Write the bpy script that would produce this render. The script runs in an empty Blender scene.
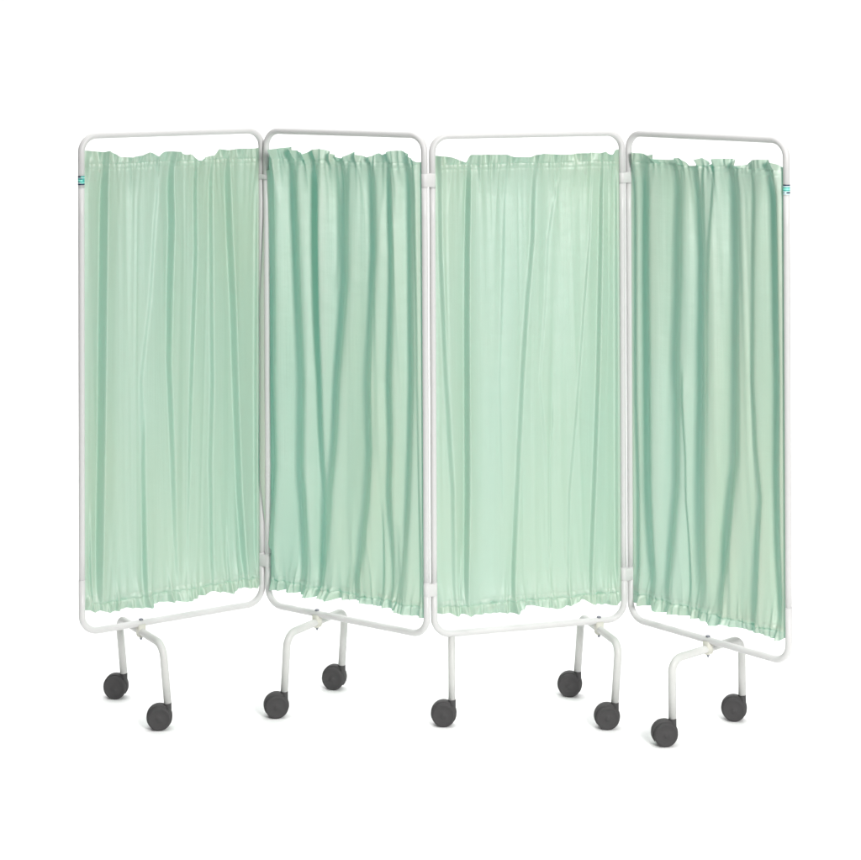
import bpy, math, random
import numpy as np

# ---------------------------------------------------------------- measured data (metres)
PANEL_CLOTH = [
 {'bands': [[1.5, 0.0181, "", [[0.0695, 1.2878], [0.0657, 1.0543], [0.0592, 0.6963], [0.0548, 0.4261], [0.0499, 0.1146]]], [1.3, 0.0098, "b", [[0.0249, 0.3658], [0.0245, 0.2658], [0.027, 0.0958]]], [0.35, 0.02, "", [[0.2355, 1.2755], [0.2196, 1.1231], [0.206, 0.92], [0.1887, 0.7687], [0.1793, 0.6849], [0.1846, 0.4472], [0.1887, 0.1334]]], [0.8, 0.0116, "b", [[0.1913, 0.6272], [0.1846, 0.4472], [0.1887, 0.1193]]], [1.0, 0.0168, "t", [[0.2693, 1.2799], [0.2731, 1.1202], [0.2662, 0.9242], [0.2624, 0.7338], [0.2734, 0.4767], [0.2852, 0.1193]]], [0.35, 0.0168, "", [[0.2693, 1.2799], [0.2731, 1.1202], [0.2662, 0.9242], [0.2624, 0.7338], [0.2734, 0.4767], [0.2852, 0.1193]]], [0.7, 0.0135, "t", [[0.3455, 1.2711], [0.3478, 1.0387], [0.341, 0.8786], [0.3306, 0.6132], [0.3199, 0.2256], [0.3195, 0.1143]]], [0.3, 0.0135, "", [[0.3455, 1.2711], [0.3478, 1.0387], [0.341, 0.8786], [0.3306, 0.6132], [0.3199, 0.2256], [0.3195, 0.1143]]], [0.35, 0.0135, "t", [[0.311, 1.2725], [0.3133, 1.0408], [0.3092, 0.7582]]], [0.75, 0.0153, "", [[0.3944, 1.2605], [0.3983, 0.9953], [0.4003, 0.6639], [0.3915, 0.423], [0.3973, 0.0856]]], [1.3, 0.0153, "", [[0.4478, 1.2728], [0.456, 1.0726], [0.4681, 0.869], [0.4754, 0.6567], [0.4855, 0.3308], [0.504, 0.0873]]], [0.8, 0.0085, "b", [[0.4441, 0.2579], [0.4493, 0.0953]]], [1.9, 0.0103, "", [[0.5503, 1.1753], [0.548, 1.0819], [0.5435, 0.6502], [0.5431, 0.1253]]]],
  'top': [[0.0131, 1.3373], [0.0666, 1.3326], [0.0726, 1.338], [0.1116, 1.3198], [0.1479, 1.3157], [0.2028, 1.3278], [0.2273, 1.3128], [0.2397, 1.3293], [0.2924, 1.3275], [0.3111, 1.3183], [0.3331, 1.3203], [0.3519, 1.2967], [0.3645, 1.3077], [0.4057, 1.312], [0.4185, 1.3289], [0.4409, 1.3252], [0.4924, 1.3292], [0.5509, 1.3301]],
  'bot': [[0.0061, 0.0601], [0.018, 0.0611], [0.0328, 0.0532], [0.0476, 0.0593], [0.0685, 0.0532], [0.0894, 0.0472], [0.1286, 0.0523], [0.1741, 0.0481], [0.1985, 0.05], [0.2108, 0.051], [0.2663, 0.051], [0.313, 0.0467], [0.3318, 0.0495], [0.3981, 0.0596], [0.4395, 0.0476], [0.4555, 0.0452], [0.4877, 0.0549], [0.5201, 0.053], [0.5461, 0.052]],
  'left': [[0.013, 1.2984], [0.0095, 0.2012], [0.0092, 0.0985], [0.0032, 0.0689]],
  'right': [[0.5507, 1.2775], [0.5468, 0.0519]]},
 {'bands': [[1.1, 0.0317, "", [[0.0294, 1.266], [0.0268, 0.655], [0.0332, 0.4145], [0.0208, 0.1309]]], [1.1, 0.035, "", [[0.107, 1.2746], [0.1202, 0.955], [0.1336, 0.6652], [0.1289, 0.4229], [0.1421, 0.1055]]], [1.6, 0.0208, "", [[0.1906, 1.2862], [0.1921, 1.04], [0.1988, 0.6714], [0.1977, 0.4311], [0.2081, 0.084]]], [1.3, 0.0343, "", [[0.2939, 1.2473], [0.2913, 0.9664], [0.2743, 0.8063], [0.2596, 0.6772], [0.25, 0.5169], [0.2332, 0.3584], [0.2179, 0.1169]]], [0.6, 0.0138, "t", [[0.255, 1.2685], [0.2576, 1.0467], [0.2428, 0.9034]]], [0.9, 0.0306, "", [[0.3851, 1.2789], [0.3893, 1.0516], [0.3789, 0.8936], [0.3686, 0.6876], [0.3747, 0.4914], [0.3637, 0.3496], [0.3348, 0.1344]]], [0.9, 0.0237, "", [[0.4482, 1.2868], [0.4517, 1.0553], [0.4412, 0.6945], [0.4439, 0.5385], [0.4398, 0.3845], [0.4523, 0.113]]], [1.1, 0.0269, "", [[0.5118, 1.2752], [0.5127, 0.7013], [0.5012, 0.3922], [0.4863, 0.0877]]], [1.2, 0.0101, "", [[0.5371, 1.2568], [0.5397, 0.7039], [0.5437, 0.0967]]], [0.7, 0.0105, "t", [[0.1212, 1.1828], [0.1058, 1.0089], [0.1305, 0.8088]]], [0.9, 0.0104, "b", [[0.1542, 0.38], [0.1637, 0.0801]]], [0.9, 0.0101, "b", [[0.4634, 0.3067], [0.4727, 0.0855]]], [0.8, 0.0102, "b", [[0.4087, 0.3554], [0.4145, 0.1044]]]],
  'top': [[-0.004, 1.3085], [0.0034, 1.3], [0.0184, 1.3063], [0.0482, 1.3276], [0.0925, 1.3348], [0.1364, 1.3275], [0.1582, 1.3166], [0.1728, 1.3314], [0.2124, 1.3327], [0.2481, 1.3195], [0.2765, 1.3062], [0.3084, 1.3186], [0.326, 1.3305], [0.3435, 1.3197], [0.3714, 1.3122], [0.413, 1.3276], [0.4233, 1.3195], [0.4611, 1.3347], [0.4918, 1.3356], [0.5154, 1.3253], [0.5423, 1.3068]],
  'bot': [[0.0093, 0.0478], [0.0797, 0.0528], [0.1054, 0.051], [0.1527, 0.0526], [0.1817, 0.0513], [0.2069, 0.061], [0.2319, 0.0535], [0.2782, 0.0579], [0.338, 0.0644], [0.3832, 0.0575], [0.4349, 0.0573], [0.4691, 0.0544], [0.5098, 0.0526], [0.5502, 0.048]],
  'left': [[0.0071, 1.2943], [0.0029, 1.1775], [-0.0096, 0.885], [-0.0118, 0.3595], [0.0024, 0.1865], [0.0115, 0.1296], [0.0111, 0.0422]],
  'right': [[0.5422, 1.2847], [0.5486, 0.0698]]},
 {'bands': [[0.7, 0.0201, "", [[0.0185, 1.2692], [0.0206, 1.0614], [0.0365, 0.7034], [0.0555, 0.392], [0.0581, 0.0926]]], [1.5, 0.0144, "", [[0.1048, 1.3061], [0.0986, 1.056], [0.0987, 0.7003], [0.096, 0.3894], [0.0905, 0.0817]]], [0.3, 0.0145, "", [[0.2133, 1.2814], [0.2065, 1.0552], [0.1934, 0.6955], [0.1979, 0.3604]]], [0.65, 0.0175, "", [[0.2958, 1.2936], [0.2906, 1.0889], [0.2735, 0.896], [0.2594, 0.6922], [0.242, 0.3798], [0.2292, 0.1153]]], [0.5, 0.0087, "b", [[0.2392, 0.4136], [0.2291, 0.1069]]], [0.3, 0.0146, "", [[0.3699, 1.2695], [0.3365, 1.0903], [0.3268, 0.8939], [0.3111, 0.6896], [0.3281, 0.4922], [0.3298, 0.1832]]], [0.5, 0.0058, "", [[0.3492, 0.5752], [0.3417, 0.4913], [0.3407, 0.2498]]], [0.45, 0.0117, "", [[0.4702, 1.2757], [0.4619, 1.0864], [0.443, 0.8892], [0.421, 0.6277], [0.396, 0.3726], [0.3901, 0.0971]]], [1.0, 0.0132, "", [[0.4973, 1.2808], [0.493, 1.0457], [0.4842, 0.6809], [0.4708, 0.3649], [0.4576, 0.0918]]], [0.4, 0.0088, "t", [[0.5199, 1.2803], [0.5183, 0.906], [0.5078, 0.5664]]], [1.4, 0.0147, "", [[0.5462, 1.2797], [0.546, 0.6778], [0.5435, 0.0936]]], [0.9, 0.0087, "b", [[0.081, 0.2572], [0.0746, 0.0829]]]],
  'top': [[0.0101, 1.3247], [0.0504, 1.3211], [0.0735, 1.3123], [0.0967, 1.3035], [0.1055, 1.3284], [0.1521, 1.3274], [0.2076, 1.3263], [0.2311, 1.3174], [0.2841, 1.3163], [0.3137, 1.327], [0.3731, 1.323], [0.4179, 1.3221], [0.4629, 1.3254], [0.4929, 1.322], [0.505, 1.3288], [0.5171, 1.3172], [0.5383, 1.3338], [0.5534, 1.3335]],
  'bot': [[0.0081, 0.0578], [0.0456, 0.0603], [0.06, 0.0509], [0.0803, 0.0603], [0.1005, 0.0503], [0.1325, 0.0505], [0.1674, 0.0477], [0.2201, 0.0462], [0.2495, 0.0522], [0.2849, 0.0633], [0.3233, 0.0518], [0.3678, 0.0482], [0.4126, 0.0587], [0.4365, 0.0653], [0.4635, 0.049], [0.5025, 0.043], [0.5418, 0.0456], [0.5631, 0.0609]],
  'left': [[0.01, 1.2998], [0.0086, 0.9262], [0.0096, 0.0688]],
  'right': [[0.5487, 1.2882], [0.5513, 1.1887], [0.5582, 0.6772], [0.559, 0.1662], [0.563, 0.0524]]},
 {'bands': [[0.8, 0.0169, "", [[0.0267, 1.2476], [0.0271, 0.6234], [0.0356, 0.1147]]], [1.4, 0.0294, "", [[0.0796, 1.2702], [0.078, 0.9684], [0.0802, 0.6868], [0.0823, 0.3915], [0.0919, 0.0979]]], [1.0, 0.0372, "", [[0.1977, 1.2762], [0.191, 0.9786], [0.18, 0.6995], [0.1773, 0.4072], [0.1513, 0.1379]]], [1.4, 0.0409, "", [[0.2678, 1.2715], [0.2816, 1.0636], [0.2797, 0.7121], [0.2696, 0.4224], [0.2668, 0.1061]]], [0.8, 0.0102, "t", [[0.322, 1.2742], [0.311, 1.0659], [0.3028, 0.8518]]], [0.9, 0.0082, "", [[0.2087, 0.6477], [0.2137, 0.4906], [0.213, 0.366], [0.2203, 0.1241]]], [0.9, 0.0362, "", [[0.395, 1.278], [0.3976, 0.9971], [0.3927, 0.7264], [0.3898, 0.5179], [0.3592, 0.2826], [0.3302, 0.0893]]], [1.0, 0.0141, "b", [[0.3664, 0.3436], [0.3302, 0.0839]]], [0.5, 0.016, "", [[0.4572, 1.2705], [0.4527, 1.0772], [0.4474, 0.7334], [0.4566, 0.547], [0.4694, 0.4153], [0.4558, 0.1025]]], [0.9, 0.0119, "b", [[0.4694, 0.4153], [0.4558, 0.0918]]], [1.4, 0.0237, "", [[0.5308, 1.2479], [0.5333, 0.7442], [0.53, 0.5052], [0.5323, 0.3148], [0.5411, 0.1048]]]],
  'top': [[0.0157, 1.3267], [0.0611, 1.3258], [0.0874, 1.3185], [0.106, 1.3249], [0.1171, 1.3114], [0.1614, 1.3106], [0.2088, 1.3211], [0.2196, 1.3188], [0.2339, 1.2973], [0.2519, 1.2982], [0.2734, 1.3185], [0.2912, 1.3248], [0.3088, 1.3009], [0.3229, 1.3071], [0.33, 1.321], [0.3753, 1.3231], [0.4028, 1.3054], [0.4302, 1.3121], [0.4439, 1.3235], [0.4878, 1.3282], [0.5312, 1.3222], [0.5444, 1.3069]],
  'bot': [[0.0087, 0.0469], [0.0541, 0.0478], [0.0804, 0.0505], [0.1287, 0.0439], [0.1764, 0.0512], [0.2199, 0.0494], [0.2736, 0.0581], [0.3195, 0.0516], [0.3335, 0.0519], [0.351, 0.0638], [0.3787, 0.059], [0.4301, 0.0594], [0.4809, 0.0625], [0.5143, 0.0539], [0.5342, 0.053], [0.5507, 0.0646]],
  'left': [[0.0155, 1.2897], [0.0106, 0.0529]],
  'right': [[0.5458, 1.2752], [0.5479, 0.7461], [0.5496, 0.1648], [0.5508, 0.0858]]}
]
CAM = dict(f=2011.064, pitch=-0.004185, roll=0.003668, z=1.9156, cy=20.629)
PANEL_W = 0.5600
PANELS = [[-0.97369, 5.58959, 0.55526, -0.00169, 0.00257], [-0.47843, 5.8712, -0.59888, 0.00231, 0.00111], [0.00413, 5.56923, 0.27151, 0.00074, -0.00082], [0.56403, 5.73303, -0.8338, 0.00107, -0.00286]]
WORLD = .12
LAMPS = [
 # name, location, target, width, height, watts, colour, spread in degrees
 ('added_floor_light', (0, 7.2, 4.6), (0, 7.2, 0), 8, 8.5, 250, (1, 1, 1), 110),  # added unseen light, burns the floor out to white
 ('key_softbox', (2.1, 1.0, 2.7), (0, 5.7, .9), 1.1, 1.9, 260, (1, .995, .98), 180),
 ('added_backdrop_light', (0, 9.4, 5.4), (0, 12.0, 1.6), 10, 1.2, 210, (1, 1, 1), 180),  # invented light above the frame, added to whiten the backdrop
]
LIFT = 0.014            # height of the floor under the measured datum
Z0 = 0.24 + LIFT        # centre line of the bottom bar
H = 1.38                # bottom bar to top bar
TOP_ROD, BOT_ROD = 1.300, 0.077

scene = bpy.context.scene
col = bpy.data.collections.new("scene"); scene.collection.children.link(col)

# ---------------------------------------------------------------- materials
def mat(name, color, rough=.5, spec=.5, **kw):
    m = bpy.data.materials.new(name); m.use_nodes = True
    nt = m.node_tree; b = nt.nodes['Principled BSDF']
    b.inputs['Base Color'].default_value = (*color, 1)
    b.inputs['Roughness'].default_value = rough
    b.inputs['Specular IOR Level'].default_value = spec
    for k, v in kw.items(): b.inputs[k].default_value = v
    return m, nt, b
def noise(nt, scale, detail=3, stretch=(1, 1, 1)):
    tc = nt.nodes.new('ShaderNodeTexCoord'); mp = nt.nodes.new('ShaderNodeMapping')
    mp.inputs['Scale'].default_value = stretch
    n = nt.nodes.new('ShaderNodeTexNoise'); n.inputs['Scale'].default_value = scale; n.inputs['Detail'].default_value = detail
    nt.links.new(tc.outputs['Object'], mp.inputs['Vector']); nt.links.new(mp.outputs['Vector'], n.inputs['Vector'])
    return n
def add_bump(nt, b, n, strength, dist):
    bp = nt.nodes.new('ShaderNodeBump'); bp.inputs['Strength'].default_value = strength; bp.inputs['Distance'].default_value = dist
    nt.links.new(n.outputs['Fac'], bp.inputs['Height']); nt.links.new(bp.outputs['Normal'], b.inputs['Normal'])
    return bp
def vary(nt, b, n, c0, c1, sock='Base Color'):
    r = nt.nodes.new('ShaderNodeValToRGB')
    r.color_ramp.elements[0].position = .35; r.color_ramp.elements[1].position = .65
    r.color_ramp.elements[0].color = (*c0, 1); r.color_ramp.elements[1].color = (*c1, 1)
    nt.links.new(n.outputs['Fac'], r.inputs['Fac']); nt.links.new(r.outputs['Color'], b.inputs[sock])

M = {}
M['paint'], nt, b = mat('white_powder_coat', (.65, .645, .64), .36, .35)
n = noise(nt, 60); vary(nt, b, n, (.597, .592, .588), (.607, .602, .598)); add_bump(nt, b, noise(nt, 900), .08, .0004)
M['legpaint'], nt, b = mat('white_leg_enamel', (.61, .61, .58), .40, .35)
n = noise(nt, 40); vary(nt, b, n, (.575, .575, .558), (.585, .585, .568)); add_bump(nt, b, noise(nt, 900), .08, .0004)
M['nylon'], nt, b = mat('cream_nylon', (.58, .575, .51), .5, .4); add_bump(nt, b, noise(nt, 300), .1, .0005)
M['clip'], nt, b = mat('white_plastic_clip', (.61, .605, .60), .45, .35); add_bump(nt, b, noise(nt, 300), .05, .0003)
M['steel'], nt, b = mat('grey_bolt_steel', (.22, .23, .26), .4, .5, Metallic=.7); add_bump(nt, b, noise(nt, 500), .1, .0003)
M['rod'], nt, b = mat('rod_steel', (.6, .6, .6), .35, .5); add_bump(nt, b, noise(nt, 500), .05, .0003)
M['rubber'], nt, b = mat('dark_grey_caster_plastic', (.055, .053, .054), .62, .35)
n = noise(nt, 45); vary(nt, b, n, (.052, .050, .051), (.060, .058, .059)); add_bump(nt, b, noise(nt, 700), .15, .0004)
M['tread'], nt, b = mat('dark_grey_tread', (.054, .052, .053), .75, .3); add_bump(nt, b, noise(nt, 500), .2, .0005)
for k, c in dict(navy=(.025, .045, .09), teal=(.06, .42, .36), mint=(.28, .78, .66), pale=(.62, .80, .80), deepteal=(.03, .22, .22), greyblue=(.30, .42, .50)).items():
    M[k], nt, b = mat('sticker_' + k, c, .35, .5); vary(nt, b, noise(nt, 900), tuple(v*.93 for v in c), tuple(min(1, v*1.05) for v in c))

def cloth_mat():
    m, nt, b = mat('mint_green_satin', (.495, .515, .425), .50, 1.0, IOR=1.7)
    b.inputs['Sheen Weight'].default_value = .25
    b.inputs['Sheen Roughness'].default_value = .4
    b.inputs['Sheen Tint'].default_value = (.9, .95, .9, 1)
    n1 = noise(nt, 3.2, 3, (1, 1, .35))
    vary(nt, b, n1, (.505, .512, .405), (.485, .52, .44))
    # wrinkles, long along the drop, and faint weave
    fine = noise(nt, 110, 4, (1, 1, .035)); cross = noise(nt, 20, 5, (.6, .6, 1.3)); weave = noise(nt, 1600, 1)
    b1 = nt.nodes.new('ShaderNodeBump'); b1.inputs['Strength'].default_value = .5; b1.inputs['Distance'].default_value = .0016
    b2 = nt.nodes.new('ShaderNodeBump'); b2.inputs['Strength'].default_value = .42; b2.inputs['Distance'].default_value = .004
    b3 = nt.nodes.new('ShaderNodeBump'); b3.inputs['Strength'].default_value = .10; b3.inputs['Distance'].default_value = .0003
    nt.links.new(fine.outputs['Fac'], b1.inputs['Height']); nt.links.new(cross.outputs['Fac'], b2.inputs['Height']); nt.links.new(weave.outputs['Fac'], b3.inputs['Height'])
    nt.links.new(b1.outputs['Normal'], b2.inputs['Normal']); nt.links.new(b2.outputs['Normal'], b3.inputs['Normal'])
    nt.links.new(b3.outputs['Normal'], b.inputs['Normal'])
    tr = nt.nodes.new('ShaderNodeBsdfTranslucent'); tr.inputs['Color'].default_value = (.10, .62, .44, 1)
    mx = nt.nodes.new('ShaderNodeMixShader'); mx.inputs['Fac'].default_value = CLOTH_TRANS
    out = nt.nodes['Material Output']
    nt.links.new(b.outputs['BSDF'], mx.inputs[1]); nt.links.new(tr.outputs['BSDF'], mx.inputs[2]); nt.links.new(mx.outputs['Shader'], out.inputs['Surface'])
    return m
CLOTH_TRANS = .28
M['cloth'] = cloth_mat()
M['floor'], nt, b = mat('white_studio_paper', (.95, .95, .95), .9, .1); add_bump(nt, b, noise(nt, 40), .05, .001)

# ---------------------------------------------------------------- mesh helpers
ORIGIN = {}
def link(name, verts, faces, material, parent=None, origin=None, smooth=True):
    """world-space verts -> ONE mesh object whose origin is at `origin`"""
    V = np.asarray(verts, dtype=float)
    if origin is None: origin = V.mean(axis=0)
    origin = np.asarray(origin, dtype=float)
    me = bpy.data.meshes.new(name)
    me.from_pydata((V - origin).tolist(), [], [list(f) for f in faces])
    me.materials.clear()
    for m_ in (material if isinstance(material, list) else [material]): me.materials.append(m_)
    me.polygons.foreach_set('use_smooth', [smooth]*len(me.polygons)); me.update()
    o = bpy.data.objects.new(name, me); col.objects.link(o)
    ORIGIN[o] = origin
    if parent is not None:
        o.parent = parent; o.location = origin - ORIGIN[parent]
    else: o.location = origin
    return o
def unit(v): v = np.asarray(v, float); return v/np.linalg.norm(v)
def tube(path, r, closed=False, seg=28, caps=True):
    P = [np.asarray(q, float) for q in path]; N = len(P); V = []; F = []
    T = []
    for i in range(N):
        a = P[i-1] if (i > 0 or closed) else P[i]; b_ = P[(i+1) % N] if (i < N-1 or closed) else P[i]
        T.append(unit(b_-a))
    u = unit(np.cross(T[0], [0.31, .17, .93] if abs(T[0][2]) < .9 else [1, .1, 0]))
    for i in range(N):
        u = unit(u - T[i]*(u @ T[i])); w = np.cross(T[i], u)
        rr = r[i] if isinstance(r, (list, tuple)) else r
        for k in range(seg):
            t = 2*math.pi*k/seg; V.append(P[i] + rr*(math.cos(t)*u + math.sin(t)*w))
    for i in range(N if closed else N-1):
        j = (i+1) % N
        for k in range(seg):
            l = (k+1) % seg; F.append((i*seg+k, i*seg+l, j*seg+l, j*seg+k))
    if not closed and caps:
        F.append(tuple(range(seg))[::-1]); F.append(tuple((N-1)*seg+k for k in range(seg)))
    return V, F
def merge(*parts):
    V = []; F = []
    for v, f in parts:
        o = len(V); V += list(v); F += [tuple(o+i for i in q) for q in f]
    return V, F
def fillet(pts, r, n=12):
    """polyline with its inner corners rounded"""
    P = [np.asarray(q, float) for q in pts]; out = [P[0]]
    for i in range(1, len(P)-1):
        a, c, b_ = P[i-1], P[i], P[i+1]; d0 = unit(a-c); d1 = unit(b_-c)
        ang = math.acos(max(-1, min(1, d0 @ d1))); t = r/math.tan(ang/2)
        s, e = c + d0*t, c + d1*t; ctr = c + unit(d0+d1)*(r/math.sin(ang/2))
        x = unit(s-ctr); y = unit((e-ctr) - x*((e-ctr) @ x)); tot = math.pi-ang
        for k in range(n+1):
            q = tot*k/n; out.append(ctr + r*(math.cos(q)*x + math.sin(q)*y))
    out.append(P[-1]); return out

class Panel:
    def __init__(s, d):
        s.o = np.array([d[0], d[1], 0.]); s.u = np.array([math.cos(d[2]), math.sin(d[2]), 0]); s.n = np.array([s.u[1], -s.u[0], 0])
        s.ph, s.dz = d[3], d[4]
    def at(s, a, h, n=0):
        """a along the panel, h above its bottom bar, n towards the viewer's side"""
        A = a*math.cos(s.ph) - h*math.sin(s.ph); Hh = a*math.sin(s.ph) + h*math.cos(s.ph)
        return s.o + s.u*A + s.n*n + np.array([0, 0, Z0+s.dz+Hh])
PN = [Panel(d) for d in PANELS]

# ---------------------------------------------------------------- the thing itself
root = bpy.data.objects.new('ward_screen', None); col.objects.link(root)
root.location = (0, 5.75, 0); ORIGIN[root] = np.array([0, 5.75, 0.]); root.empty_display_size = .2
root['label'] = 'four panel ward screen with mint green curtains on white tubular frames with casters'
root['category'] = 'folding screen'

R_SIDE, R_BOW, RC = .0088, .0091, .046
J_TOP, J_BOT = 1.236, .146
frames = []
for i, p in enumerate(PN):
    W = PANEL_W
    V, F = merge(*[tube([p.at(a, h) for h in np.linspace(J_BOT-.02, J_TOP+.02, 12)], R_SIDE) for a in (0, W)])
    fr = link('panel_frame', V, F, M['paint'], root, origin=p.at(W/2, 0)); frames.append(fr)
    top = fillet([p.at(0, J_TOP), p.at(0, H), p.at(W, H), p.at(W, J_TOP)], RC, 14)
    bot = fillet([p.at(0, J_BOT), p.at(0, 0), p.at(W, 0), p.at(W, J_BOT)], RC*1.05, 14)
    link('top_bow', *tube(top, R_BOW), M['paint'], fr); link('bottom_bow', *tube(bot, R_BOW), M['paint'], fr)
    # plug rings where the bows slide over the straight tubes
    for a in (0, W):
        for h in (J_TOP-.0006, J_BOT+.0006):
            link('joint_ring', *tube([p.at(a, h-.0006), p.at(a, h+.0006)], .0092), M['rod'], fr)

# hinge clips round neighbouring tubes
def stadium(c0, c1, r, z0, z1):
    d = unit(c1-c0); q = np.array([-d[1], d[0], 0]); ring = []
    for k in range(17):
        t = -math.pi/2 + math.pi*k/16; ring.append(c1 + r*(math.cos(t)*d + math.sin(t)*q))
    for k in range(17):
        t = math.pi/2 + math.pi*k/16; ring.append(c0 + r*(math.cos(t)*d + math.sin(t)*q))
    prof = [(0, .0012), (.0012, 0)]; V = []; F = []; m = len(ring); cen = (c0+c1)/2
    rows = [(z0, .0012), (z0+.0012, 0), (z1-.0012, 0), (z1, .0012)]
    for z, ins in rows:
        for v in ring:
            w = v.copy(); w[:2] = cen[:2] + (v[:2]-cen[:2])*(1-ins/np.linalg.norm(v[:2]-cen[:2])); w[2] = z; V.append(w)
    for a in range(3):
        for k in range(m):
            l = (k+1) % m; F.append((a*m+k, a*m+l, (a+1)*m+l, (a+1)*m+k))
    F.append(tuple(range(m))[::-1]); F.append(tuple(3*m+k for k in range(m)))
    return V, F
for i in range(3):
    for h0, h1 in ((.1085, .142), (1.2385, (1.252, 1.276, 1.268)[i])):
        c0 = PN[i].at(PANEL_W, (h0+h1)/2); c1 = PN[i+1].at(0, (h0+h1)/2); zm = (c0[2]+c1[2])/2
        c0[2] = c1[2] = 0
        V, F = stadium(c0, c1, R_BOW+.0002, zm-(h1-h0)/2, zm+(h1-h0)/2)
        link('hinge_clip', V, F, M['clip'], frames[i])

# maker's stickers wrapped half way round the two outer tubes
def sticker(p, a, h0, h1, rows, right):
    V = []; F = []; mats = []; names = []; r = R_BOW+.0005; n = 16
    base = math.atan2(p.n[1], p.n[0]); z = h1
    tow = -math.pi/2     # towards the viewer
    if h0 > J_TOP: r = R_BOW+.0005
    faces_m = []
    tot = sum(q[0] for q in rows)
    for frac, L in rows:
        z2 = z - (h1-h0)*frac/tot
        for k in range(n):
            t0 = tow - 1.35 + 2.7*k/n; t1 = tow - 1.35 + 2.7*(k+1)/n
            key = L[min(len(L)-1, int(len(L)*k/n))]
            s = len(V)
            for t, zz in ((t0, z2), (t1, z2), (t1, z), (t0, z)):
                V.append(p.at(a, zz) + r*np.array([math.cos(t), math.sin(t), 0]))
            F.append((s, s+1, s+2, s+3))
            if key not in names: names.append(key)
            faces_m.append(names.index(key))
        z = z2
    o = link('label_sticker', V, F, [M[k] for k in names], frames[0] if not right else frames[3])
    o.data.polygons.foreach_set('material_index', faces_m); o.data.update()
    return o
s1 = sticker(PN[0], 0, 1.2435, 1.2685, [(1.3, ['navy', 'navy', 'teal', 'teal']), (.5, ['pale']), (1.2, ['teal', 'deepteal', 'teal']), (1.4, ['mint', 'mint', 'teal']), (1.0, ['deepteal', 'teal', 'teal']), (.8, ['pale', 'mint']), (1.3, ['navy'])], False)
s1['label'] = 'small teal and navy striped sticker on the left outer tube'
s2 = sticker(PN[3], PANEL_W, 1.237, 1.2635, [(1.2, ['navy']), (1., ['pale']), (1.0, ['teal']), (1.6, ['mint']), (1.0, ['teal']), (.7, ['pale']), (1.5, ['greyblue', 'pale', 'navy', 'navy', 'navy']), (1.0, ['pale'])], True)
s2['label'] = 'small teal and navy striped sticker on the right outer tube'

# ---------------------------------------------------------------- curtains
def interp(poly, x):
    return np.interp(x, [q[0] for q in poly], [q[1] for q in poly])
def interp_h(poly, h):
    q = sorted((b_[1], b_[0]) for b_ in poly); return np.interp(h, [v[0] for v in q], [v[1] for v in q])
def gsmooth(row, sig):
    k = int(3*sig)+1; x = np.arange(-k, k+1); g = np.exp(-.5*(x/sig)**2); g /= g.sum()
    return np.convolve(np.pad(row, k, mode='edge'), g, mode='valid')

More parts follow.
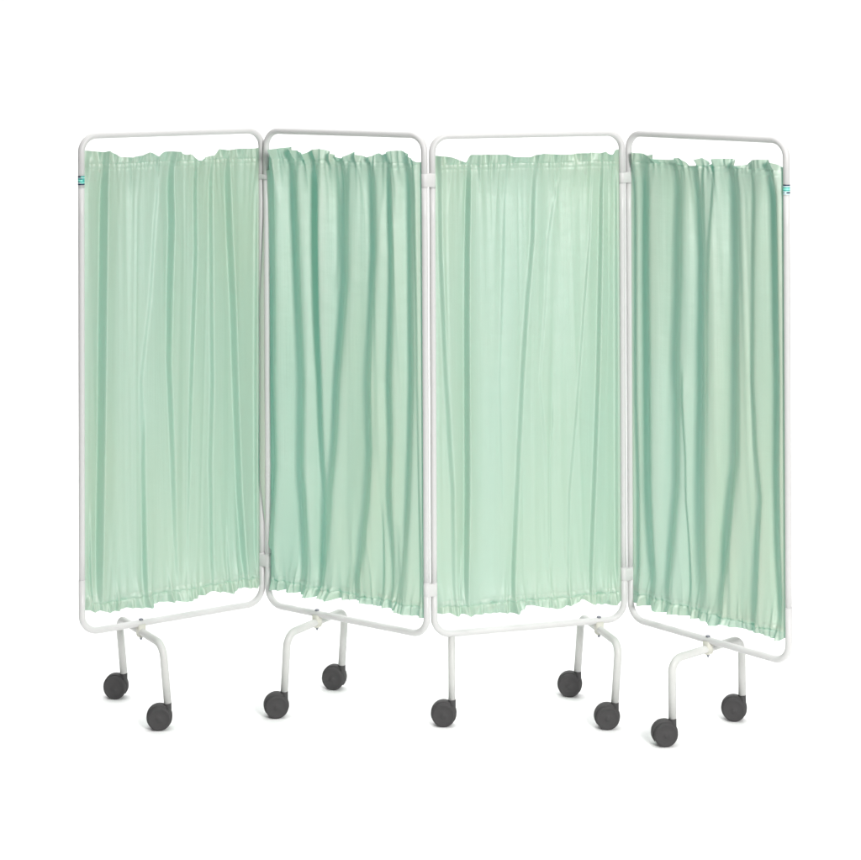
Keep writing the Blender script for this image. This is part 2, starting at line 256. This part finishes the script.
def curtain(i):
    p = PN[i]; D = PANEL_CLOTH[i]; rs = np.random.RandomState(40+i)
    NA = 420
    # rows of the sheet: hem frill, main drop, header frill
    hb = np.linspace(0, 1, 13)[:-1]; hm = np.concatenate([np.linspace(BOT_ROD, BOT_ROD+.12, 50)[:-1], np.linspace(BOT_ROD+.12, TOP_ROD-.12, 110)[:-1], np.linspace(TOP_ROD-.12, TOP_ROD, 50)])
    ht = np.linspace(0, 1, 13)[1:]
    s = np.linspace(0, 1, NA)
    G = 1400; fa = np.linspace(-.03, PANEL_W+.03, G); da = fa[1]-fa[0]
    # small pleats that start at the rods and die out along the drop
    def pleats(n):
        return [(rs.uniform(0, PANEL_W), rs.uniform(.0022, .0050), rs.uniform(.0006, .0024), rs.choice([.012, .02, .04, .07, .14], p=[.15, .25, .2, .2, .2]), rs.uniform(-.12, .12)) for _ in range(n)]
    gt, gb = pleats(85), pleats(85)
    knots_t = [(rs.uniform(.01, PANEL_W-.01), rs.uniform(.004, .008), rs.uniform(.002, .005)*rs.choice([-1, 1]), rs.uniform(-.5, .5)) for _ in range(26)]
    knots_b = [(rs.uniform(.01, PANEL_W-.01), rs.uniform(.003, .007), rs.uniform(.002, .005)*rs.choice([-1, 1]), rs.uniform(-.5, .5)) for _ in range(38)]
    for b_ in D['bands']:                     # the big folds are caught in a knot at the seam
        knots_b.append((b_[3][-1][0]+.004, .006, .006*min(1, b_[0]), rs.uniform(-.3, .3)))
        knots_t.append((b_[3][0][0]+.004, .006, .005*min(1, b_[0]), rs.uniform(-.3, .3)))
    waver = [(rs.uniform(0, 6.28), rs.uniform(3, 9), rs.uniform(.0004, .0014)) for _ in D['bands']]
    def profile(h):
        """offset out of the panel's plane on the fine grid at height h"""
        sl = np.zeros(G)
        for b_, wv in zip(D['bands'], waver):
            st, w, kind, pts = b_
            c = interp_h(pts, h) + wv[2]*math.sin(wv[0]+wv[1]*h)
            amp = st*1.0
            hs = [q[1] for q in pts]; lo, hi = min(hs), max(hs)
            if kind == 'b': amp *= min(1, max(0, (hi-h)/(hi-lo)))**.7
            elif kind == 't': amp *= min(1, max(0, (h-lo)/(hi-lo)))**.7
            else:
                if h > hi: amp *= math.exp(-((h-hi)/.07)**2)
                if h < lo: amp *= math.exp(-((lo-h)/.07)**2)
            sg = w*.42*WIDE[i]
            q = (fa-c)/sg
            sl += amp*np.exp(-.5*q*q)
        sl = FOLD[i]*(np.tanh(sl*1.1) if i % 2 else np.minimum(sl**1.4, 1.15))
        sl -= gsmooth(sl, .030/da)
        d = np.cumsum(sl)*da
        d -= gsmooth(d, .06/da)
        dt, db = TOP_ROD-h, h-BOT_ROD
        env = 1 - .62*math.exp(-(max(dt, 0)/.05)**1.2) - .5*math.exp(-(max(db, 0)/.05)**1.2)
        d = d*env
        for pl, dist in ((gt, dt), (gb, db)):
            dd = abs(dist)
            if dd < .35:
                for a0, sg, am, L, tl in pl:
                    e = math.exp(-dd/L)
                    if e > .02: d += FINE[i]*am*e*np.exp(-.5*((fa-a0-tl*dist)/(sg*(1+dd*4)))**2)
        # fine long drapes
        return d
    drape = [(rs.uniform(0, PANEL_W), rs.uniform(.003, .012), rs.uniform(-.0011, .0011), rs.uniform(-.04, .04), rs.uniform(0, 6)) for _ in range(44)]
    def fulld(h):
        d = profile(h)
        for a0, sg, am, tl, ph in drape:
            d += DRAPE[i]*am*(.6+.4*math.sin(3*h+ph))*np.exp(-.5*((fa-a0-tl*(h-.7))/sg)**2)
        return d
    base_mid = .001
    # the sheet leans over the left tube of panel 2
    def base(h, x):
        d = base_mid + .007*math.exp(-((h-TOP_ROD)/.05)**2) + .007*math.exp(-((h-BOT_ROD)/.05)**2)
        al, ar = interp_h(D['left'], h), interp_h(D['right'], h)
        out = np.full_like(x, d)
        if al < .009: out += .018*np.exp(-((x-al)/.022)**2)*min(1, (.010-al)/.006)
        return out
    frW = [(rs.uniform(0, 6.28), f_, a_) for f_, a_ in ((24, .0034), (41, .0030), (67, .0016), (110, .0006))]
    def frill(x, k, t, knots, sgn):
        """wavy standing edge: t runs 0 at the seam to 1 at the raw edge"""
        y = np.zeros_like(x)
        for ph, f_, a_ in frW: y += a_*np.sin(f_*2*math.pi*x/.56*.35 + ph*k + 1.1*np.sin(9*x+ph))
        y = y*1.3*t**.8
        for a0, sg, am, tl in knots:
            y += am*(.35+.9*t)*np.exp(-.5*((x-a0-tl*.02*t*sgn)/(sg*(1+.9*t)))**2)
        return y
    def edge_jag(poly, x): return gsmooth(interp(poly, x), 2.6)
    ph1, ph2 = rs.uniform(0, 6, 2)
    def row(h, t=0, part='m'):
        al, ar = interp_h(D['left'], h), interp_h(D['right'], h)
        al = min(al, .0078) - .005*(i == 1)*(al < .006)
        ar = PANEL_W-.0078
        x = al + (ar-al)*s
        hh = np.full(NA, h) if part == 'm' else None
        if part == 'm':
            n_ = base(h, x) + np.interp(x, fa, fulld(h))
            for kn, hr in ((knots_t, TOP_ROD), (knots_b, BOT_ROD)):
                dd = abs(h-hr)
                if dd < .03:
                    for a0, sg, am, tl in kn: n_ += am*(.35 if hr == TOP_ROD else .75)*math.exp(-(dd/.008)**2)*np.exp(-.5*((x-a0)/sg)**2)
            # second stitching line of the rod pocket
            for hr, off in ((TOP_ROD, -.014), (BOT_ROD, .014)):
                n_ -= .0008*math.exp(-((h-hr-off)/.0022)**2)
            n_ -= .0016*math.exp(-((h-TOP_ROD)/.003)**2) + .0030*math.exp(-((h-BOT_ROD)/.0025)**2)
            hh = np.full(NA, h) + .0012*np.sin(30*x+ph1)*math.exp(-(min(abs(h-TOP_ROD), abs(h-BOT_ROD))/.03)**2)
        elif part == 't':
            e = edge_jag(D['top'], x) + .0004*np.sin(90*x+ph1)
            hh = (TOP_ROD + .0012*np.sin(30*x+ph1)) + (e-TOP_ROD)*t
            n_ = base(TOP_ROD, x) + np.interp(x, fa, fulld(TOP_ROD))*(1+.4*t) - .0016*math.exp(-(t*.035/.003)**2)
            n_ += frill(x, 1, t, knots_t, 1)
            for a0, sg, am, tl in knots_t: n_ += am*.35*(1-t)*np.exp(-.5*((x-a0)/sg)**2)*(1 if t == 0 else 0)
        else:
            e = edge_jag(D['bot'], x) + .0004*np.sin(80*x+ph2)
            hh = (BOT_ROD + .0012*np.sin(30*x+ph1)) + (e-BOT_ROD)*t
            n_ = base(BOT_ROD, x) + np.interp(x, fa, fulld(BOT_ROD))*(1+.5*t) - .0030*math.exp(-(t*.02/.0025)**2)
            n_ += frill(x, 2, t, knots_b, -1)
        over_l = al < .004; over_r = False
        q = np.clip((x-al)/.020, 0, 1); wl = 1 if over_l else q*q*(3-2*q)
        q = np.clip((ar-x)/.020, 0, 1); wr = 1 if over_r else q*q*(3-2*q)
        n_ = n_*wl*wr - .001*(1-wl*wr)
        return x, hh, n_
    cz, sz = math.cos(p.ph), math.sin(p.ph)
    def sheet(rows):
        V = []; F = []
        for x, hh, n_ in rows:
            A = x*cz-hh*sz; Z = x*sz+hh*cz
            V.append(p.o[None, :] + p.u[None, :]*A[:, None] + p.n[None, :]*n_[:, None] + np.stack([A*0, A*0, Z0+p.dz+Z], 1))
        V = np.concatenate(V); R_ = len(rows)
        F = [(r*NA+k, r*NA+k+1, (r+1)*NA+k+1, (r+1)*NA+k) for r in range(R_-1) for k in range(NA-1)]
        return V, F
    mrows = [row(h) for h in hm]
    trows = [mrows[-1]] + [row(TOP_ROD, t, 't') for t in ht]
    brows = [row(BOT_ROD, 1-t, 'b') for t in hb] + [mrows[0]]
    c = link('curtain', *sheet(mrows), M['cloth'], root, origin=p.at(PANEL_W/2, TOP_ROD))
    link('header_frill', *sheet(trows), M['cloth'], c); link('hem_frill', *sheet(brows), M['cloth'], c)
    for hr in (TOP_ROD-.007, BOT_ROD+.007):
        link('curtain_rod', *tube([p.at(.004, hr, -.006), p.at(PANEL_W-.004, hr, -.006)], .0028), M['rod'], c)
SLOPE = 1.0
FOLD = [3.1, 3.1, 3.0, 3.0]
WIDE = [.56, 1.02, .56, 1.08]
DRAPE = [1.7, 2.8, 1.8, 2.7]
FINE = [1.3, 2.1, 1.4, 1.9]
for i in range(4): curtain(i)

# ---------------------------------------------------------------- legs
LEG_END = .057 + LIFT
BAR_Z = -.0235           # cross tube under the bottom bar
def bent_leg(i, a, lean, yaw, nf, nb):
    p = PN[i]; c = p.at(a, 0)
    n = p.n*math.cos(yaw) + p.u*math.sin(yaw)
    up = np.array([0, 0, 1.])
    L = (c[2]+BAR_Z) - LEG_END
    dn = -up*L + p.u*lean*L
    cc = c + up*BAR_Z
    path = fillet([cc+n*nf+dn, cc+n*nf, cc-n*nb, cc-n*nb+dn], .036, 14)
    leg = link('bent_leg', *tube(path, .0105), M['legpaint'], root, origin=cc)
    # saddle block between the bottom bar and the leg, with its bolt and nut
    V = []; F = []
    def blk(z0, z1, w0, w1, d):
        s = len(V)
        for z, w in ((z0, w0), (z1, w1)):
            for k in range(20):
                t = 2*math.pi*k/20
                ex = .55
                cx, sx = math.cos(t), math.sin(t)
                V.append(c + up*z + p.u*w*math.copysign(abs(cx)**ex, cx) + n*d*math.copysign(abs(sx)**ex, sx))
        for k in range(20):
            l = (k+1) % 20; F.append((s+k, s+l, s+20+l, s+20+k))
        F.append(tuple(s+k for k in range(20))[::-1]); F.append(tuple(s+20+k for k in range(20)))
    blk(-.0375, -.033, .009, .0115, .012); blk(-.033, -.002, .0115, .0120, .0125)
    link('saddle_clamp', V, F, M['nylon'], leg)
    link('bolt_head', *tube([c+up*.0085, c+up*.0112, c+up*.0128], [.0062, .0062, .0040], seg=20), M['steel'], leg)
    link('wing_nut', *tube([c-up*.0365, c-up*.041, c-up*.047], [.0055, .0045, .0022], seg=12), M['steel'], leg)
    return cc+n*nf+dn, cc-n*nb+dn
ends = []
LEGS = [(0, .177, math.tan(math.radians(5)), 0, .148, .157), (1, .178, -.075, .02, .140, .137), (2, .484, -.075, .03, .145, .136), (3, .284, .008, -.02, .147, .141)]
for L in LEGS:
    A, B_ = bent_leg(*L); ends += [A, B_]
p = PN[2]; c = p.at(.050, 0); e = c.copy(); e[2] = LEG_END-.002
link('straight_leg', *tube([c-np.array([0, 0, .006]), e], .0094), M['legpaint'], root, origin=c)
ends.append(e)

# ---------------------------------------------------------------- casters: build one, copy it
def revolve(prof, axis, seg=40, centre=(0, 0, 0)):
    """prof: (r, along) pairs revolved about y or z"""
    V = []; F = []; c = np.array(centre, float)
    for r, t in prof:
        for k in range(seg):
            q = 2*math.pi*k/seg
            V.append(c + (np.array([r*math.cos(q), t, r*math.sin(q)]) if axis == 'y' else np.array([r*math.cos(q), r*math.sin(q), t])))
    for i in range(len(prof)-1):
        for k in range(seg):
            l = (k+1) % seg; F.append((i*seg+k, i*seg+l, (i+1)*seg+l, (i+1)*seg+k))
    F.append(tuple(range(seg))[::-1]); F.append(tuple((len(prof)-1)*seg+k for k in range(seg)))
    return V, F
CR, OFF, TOPZ = .0330, -.0225, LEG_END      # wheel radius, trail, height of the socket top
def make_caster(loc):
    # hood: a rounded shell over the upper half of the wheels that runs into the stem socket
    V = []; F = []; n = 30; hw = .0105; rh = CR+.0026
    ring = []
    for k in range(n+1):                       # outline in x-z, counter clockwise
        t = math.radians(-35 + 250*k/n); ring.append((OFF+rh*math.cos(t), CR+.001+rh*math.sin(t)))
    pr = [(-hw, .93), (-hw+.002, 1.0), (hw-.002, 1.0), (hw, .93)]
    for y, sc in pr:
        for x, z in ring: V.append((OFF+(x-OFF)*sc, y, CR+.001+(z-CR-.001)*sc))
    m = n+1
    for a in range(3):
        for k in range(m):
            l = (k+1) % m; F.append((a*m+k, a*m+l, (a+1)*m+l, (a+1)*m+k))
    F.append(tuple(range(m))[::-1]); F.append(tuple(3*m+k for k in range(m)))
    sock = tube([(0, 0, CR-.004), (0, 0, CR+.006), (0, 0, TOPZ-.004), (0, 0, TOPZ-.001), (0, 0, TOPZ)], [.0085, .0108, .0108, .0108, .0098], seg=28)
    web = tube([(OFF+.004, 0, CR+.012), (OFF+.012, 0, CR+.014), (-.002, 0, CR+.014)], [.012, .0135, .0105], seg=20)
    V, F = merge((V, F), sock, web)
    c = link('caster', V, F, M['rubber'], None, origin=(0, 0, 0))
    for s_ in (-1, 1):
        y0, y1 = s_*.0112, s_*.0235
        prof = [(.010, y0), (CR-.003, y0), (CR-.0008, y0+s_*.0016), (CR, y0+s_*.004), (CR, y1-s_*.005), (CR-.0012, y1-s_*.0022), (CR-.004, y1-s_*.0004), (CR-.0065, y1), (CR-.0075, y1-s_*.0008), (.012, y1+s_*.0012), (.0065, y1+s_*.0018), (.0060, y1+s_*.0026), (.002, y1+s_*.003)]
        v, f = revolve(prof, 'y', centre=(OFF, 0, CR))
        if s_ < 0: f = [q[::-1] for q in f]
        w = link('wheel', v, f, M['tread'], c, origin=(OFF, 0, CR))
    return c
proto = make_caster(None)
yaws = [6, -4, 10, -14, 4, -8, 8, -10, -2]
def copy_tree(o, parent):
    c = o.copy(); col.objects.link(c); c.parent = parent
    for ch in list(o.children): copy_tree(ch, c)
    return c
made = []
for k, e in enumerate(ends):
    c = proto if k == 0 else copy_tree(proto, root)
    made.append((c, e, math.radians(yaws[k])))
for c, e, y in made:
    c.parent = root; c.location = (e[0]-ORIGIN[root][0], e[1]-ORIGIN[root][1], 0); c.rotation_euler = (0, 0, y)

# ---------------------------------------------------------------- floor and backdrop: one white studio sweep
def grid_sheet(rows, name):
    V = []; F = []
    X = np.linspace(-4.2, 4.2, 8)
    for y, z in rows:
        for x in X: V.append((x, y, z))
    m = len(X)
    for r in range(len(rows)-1):
        for k in range(m-1): F.append((r*m+k, r*m+k+1, (r+1)*m+k+1, (r+1)*m+k))
    o = link(name, V, F, M['floor'], None, origin=(0, rows[0][0], 0)); o['kind'] = 'structure'; return o
YB = 10.0; RB = 2.0
grid_sheet([(y, 0) for y in np.linspace(4.1, YB, 10)], 'floor')
grid_sheet([(YB + RB*math.sin(t), RB-RB*math.cos(t)) for t in np.linspace(0, math.pi/2, 24)] + [(YB+RB, 6.5)], 'backdrop')

# ---------------------------------------------------------------- light
w = bpy.data.worlds.new("World"); scene.world = w; w.use_nodes = True
w.node_tree.nodes['Background'].inputs['Color'].default_value = (1, 1, 1, 1)
w.node_tree.nodes['Background'].inputs['Strength'].default_value = WORLD
def area(name, loc, target, sx, sy, watts, color=(1, 1, 1), spread=180):
    l = bpy.data.lights.new(name, 'AREA'); l.shape = 'RECTANGLE'; l.size = sx; l.size_y = sy; l.energy = watts; l.color = color; l.spread = math.radians(spread)
    o = bpy.data.objects.new(name, l); col.objects.link(o); o.location = loc
    d = np.array(target, float)-np.array(loc, float)
    from mathutils import Vector
    o.rotation_euler = Vector(d.tolist()).to_track_quat('-Z', 'Y').to_euler()
    return o
for args in LAMPS: area(*args)

# ---------------------------------------------------------------- camera
cd = bpy.data.cameras.new('camera'); cam = bpy.data.objects.new('camera', cd); col.objects.link(cam)
cam.location = (0, 0, CAM['z']+LIFT)
cd.sensor_width = 36; cd.sensor_fit = 'HORIZONTAL'; cd.lens = CAM['f']/861*36
cd.shift_y = -(430-CAM['cy'])/861; cd.shift_x = 0
cd.clip_end = 200
from mathutils import Matrix
cp, sp = math.cos(CAM['pitch']), math.sin(CAM['pitch'])
R0 = Matrix(((1, 0, 0), (0, sp, -cp), (0, cp, sp)))     # columns: right, up, back
R0 = Matrix.Identity(3)
rt = np.array([1, 0, 0.]); upv = np.array([0, sp, cp]); fw = np.array([0, cp, -sp])
cr, sr = math.cos(CAM['roll']), math.sin(CAM['roll'])
X = cr*rt - sr*upv; Y = sr*rt + cr*upv; Zb = -fw
cam.rotation_euler = Matrix(((X[0], Y[0], Zb[0]), (X[1], Y[1], Zb[1]), (X[2], Y[2], Zb[2]))).to_euler()
scene.camera = cam
vs = scene.view_settings; vs.view_transform = 'Standard'; vs.look = 'None'; vs.gamma = 1; vs.use_curve_mapping = False; vs.exposure = 0
scene.display_settings.display_device = 'sRGB'
scene.cycles.max_bounces = 10; scene.cycles.diffuse_bounces = 6
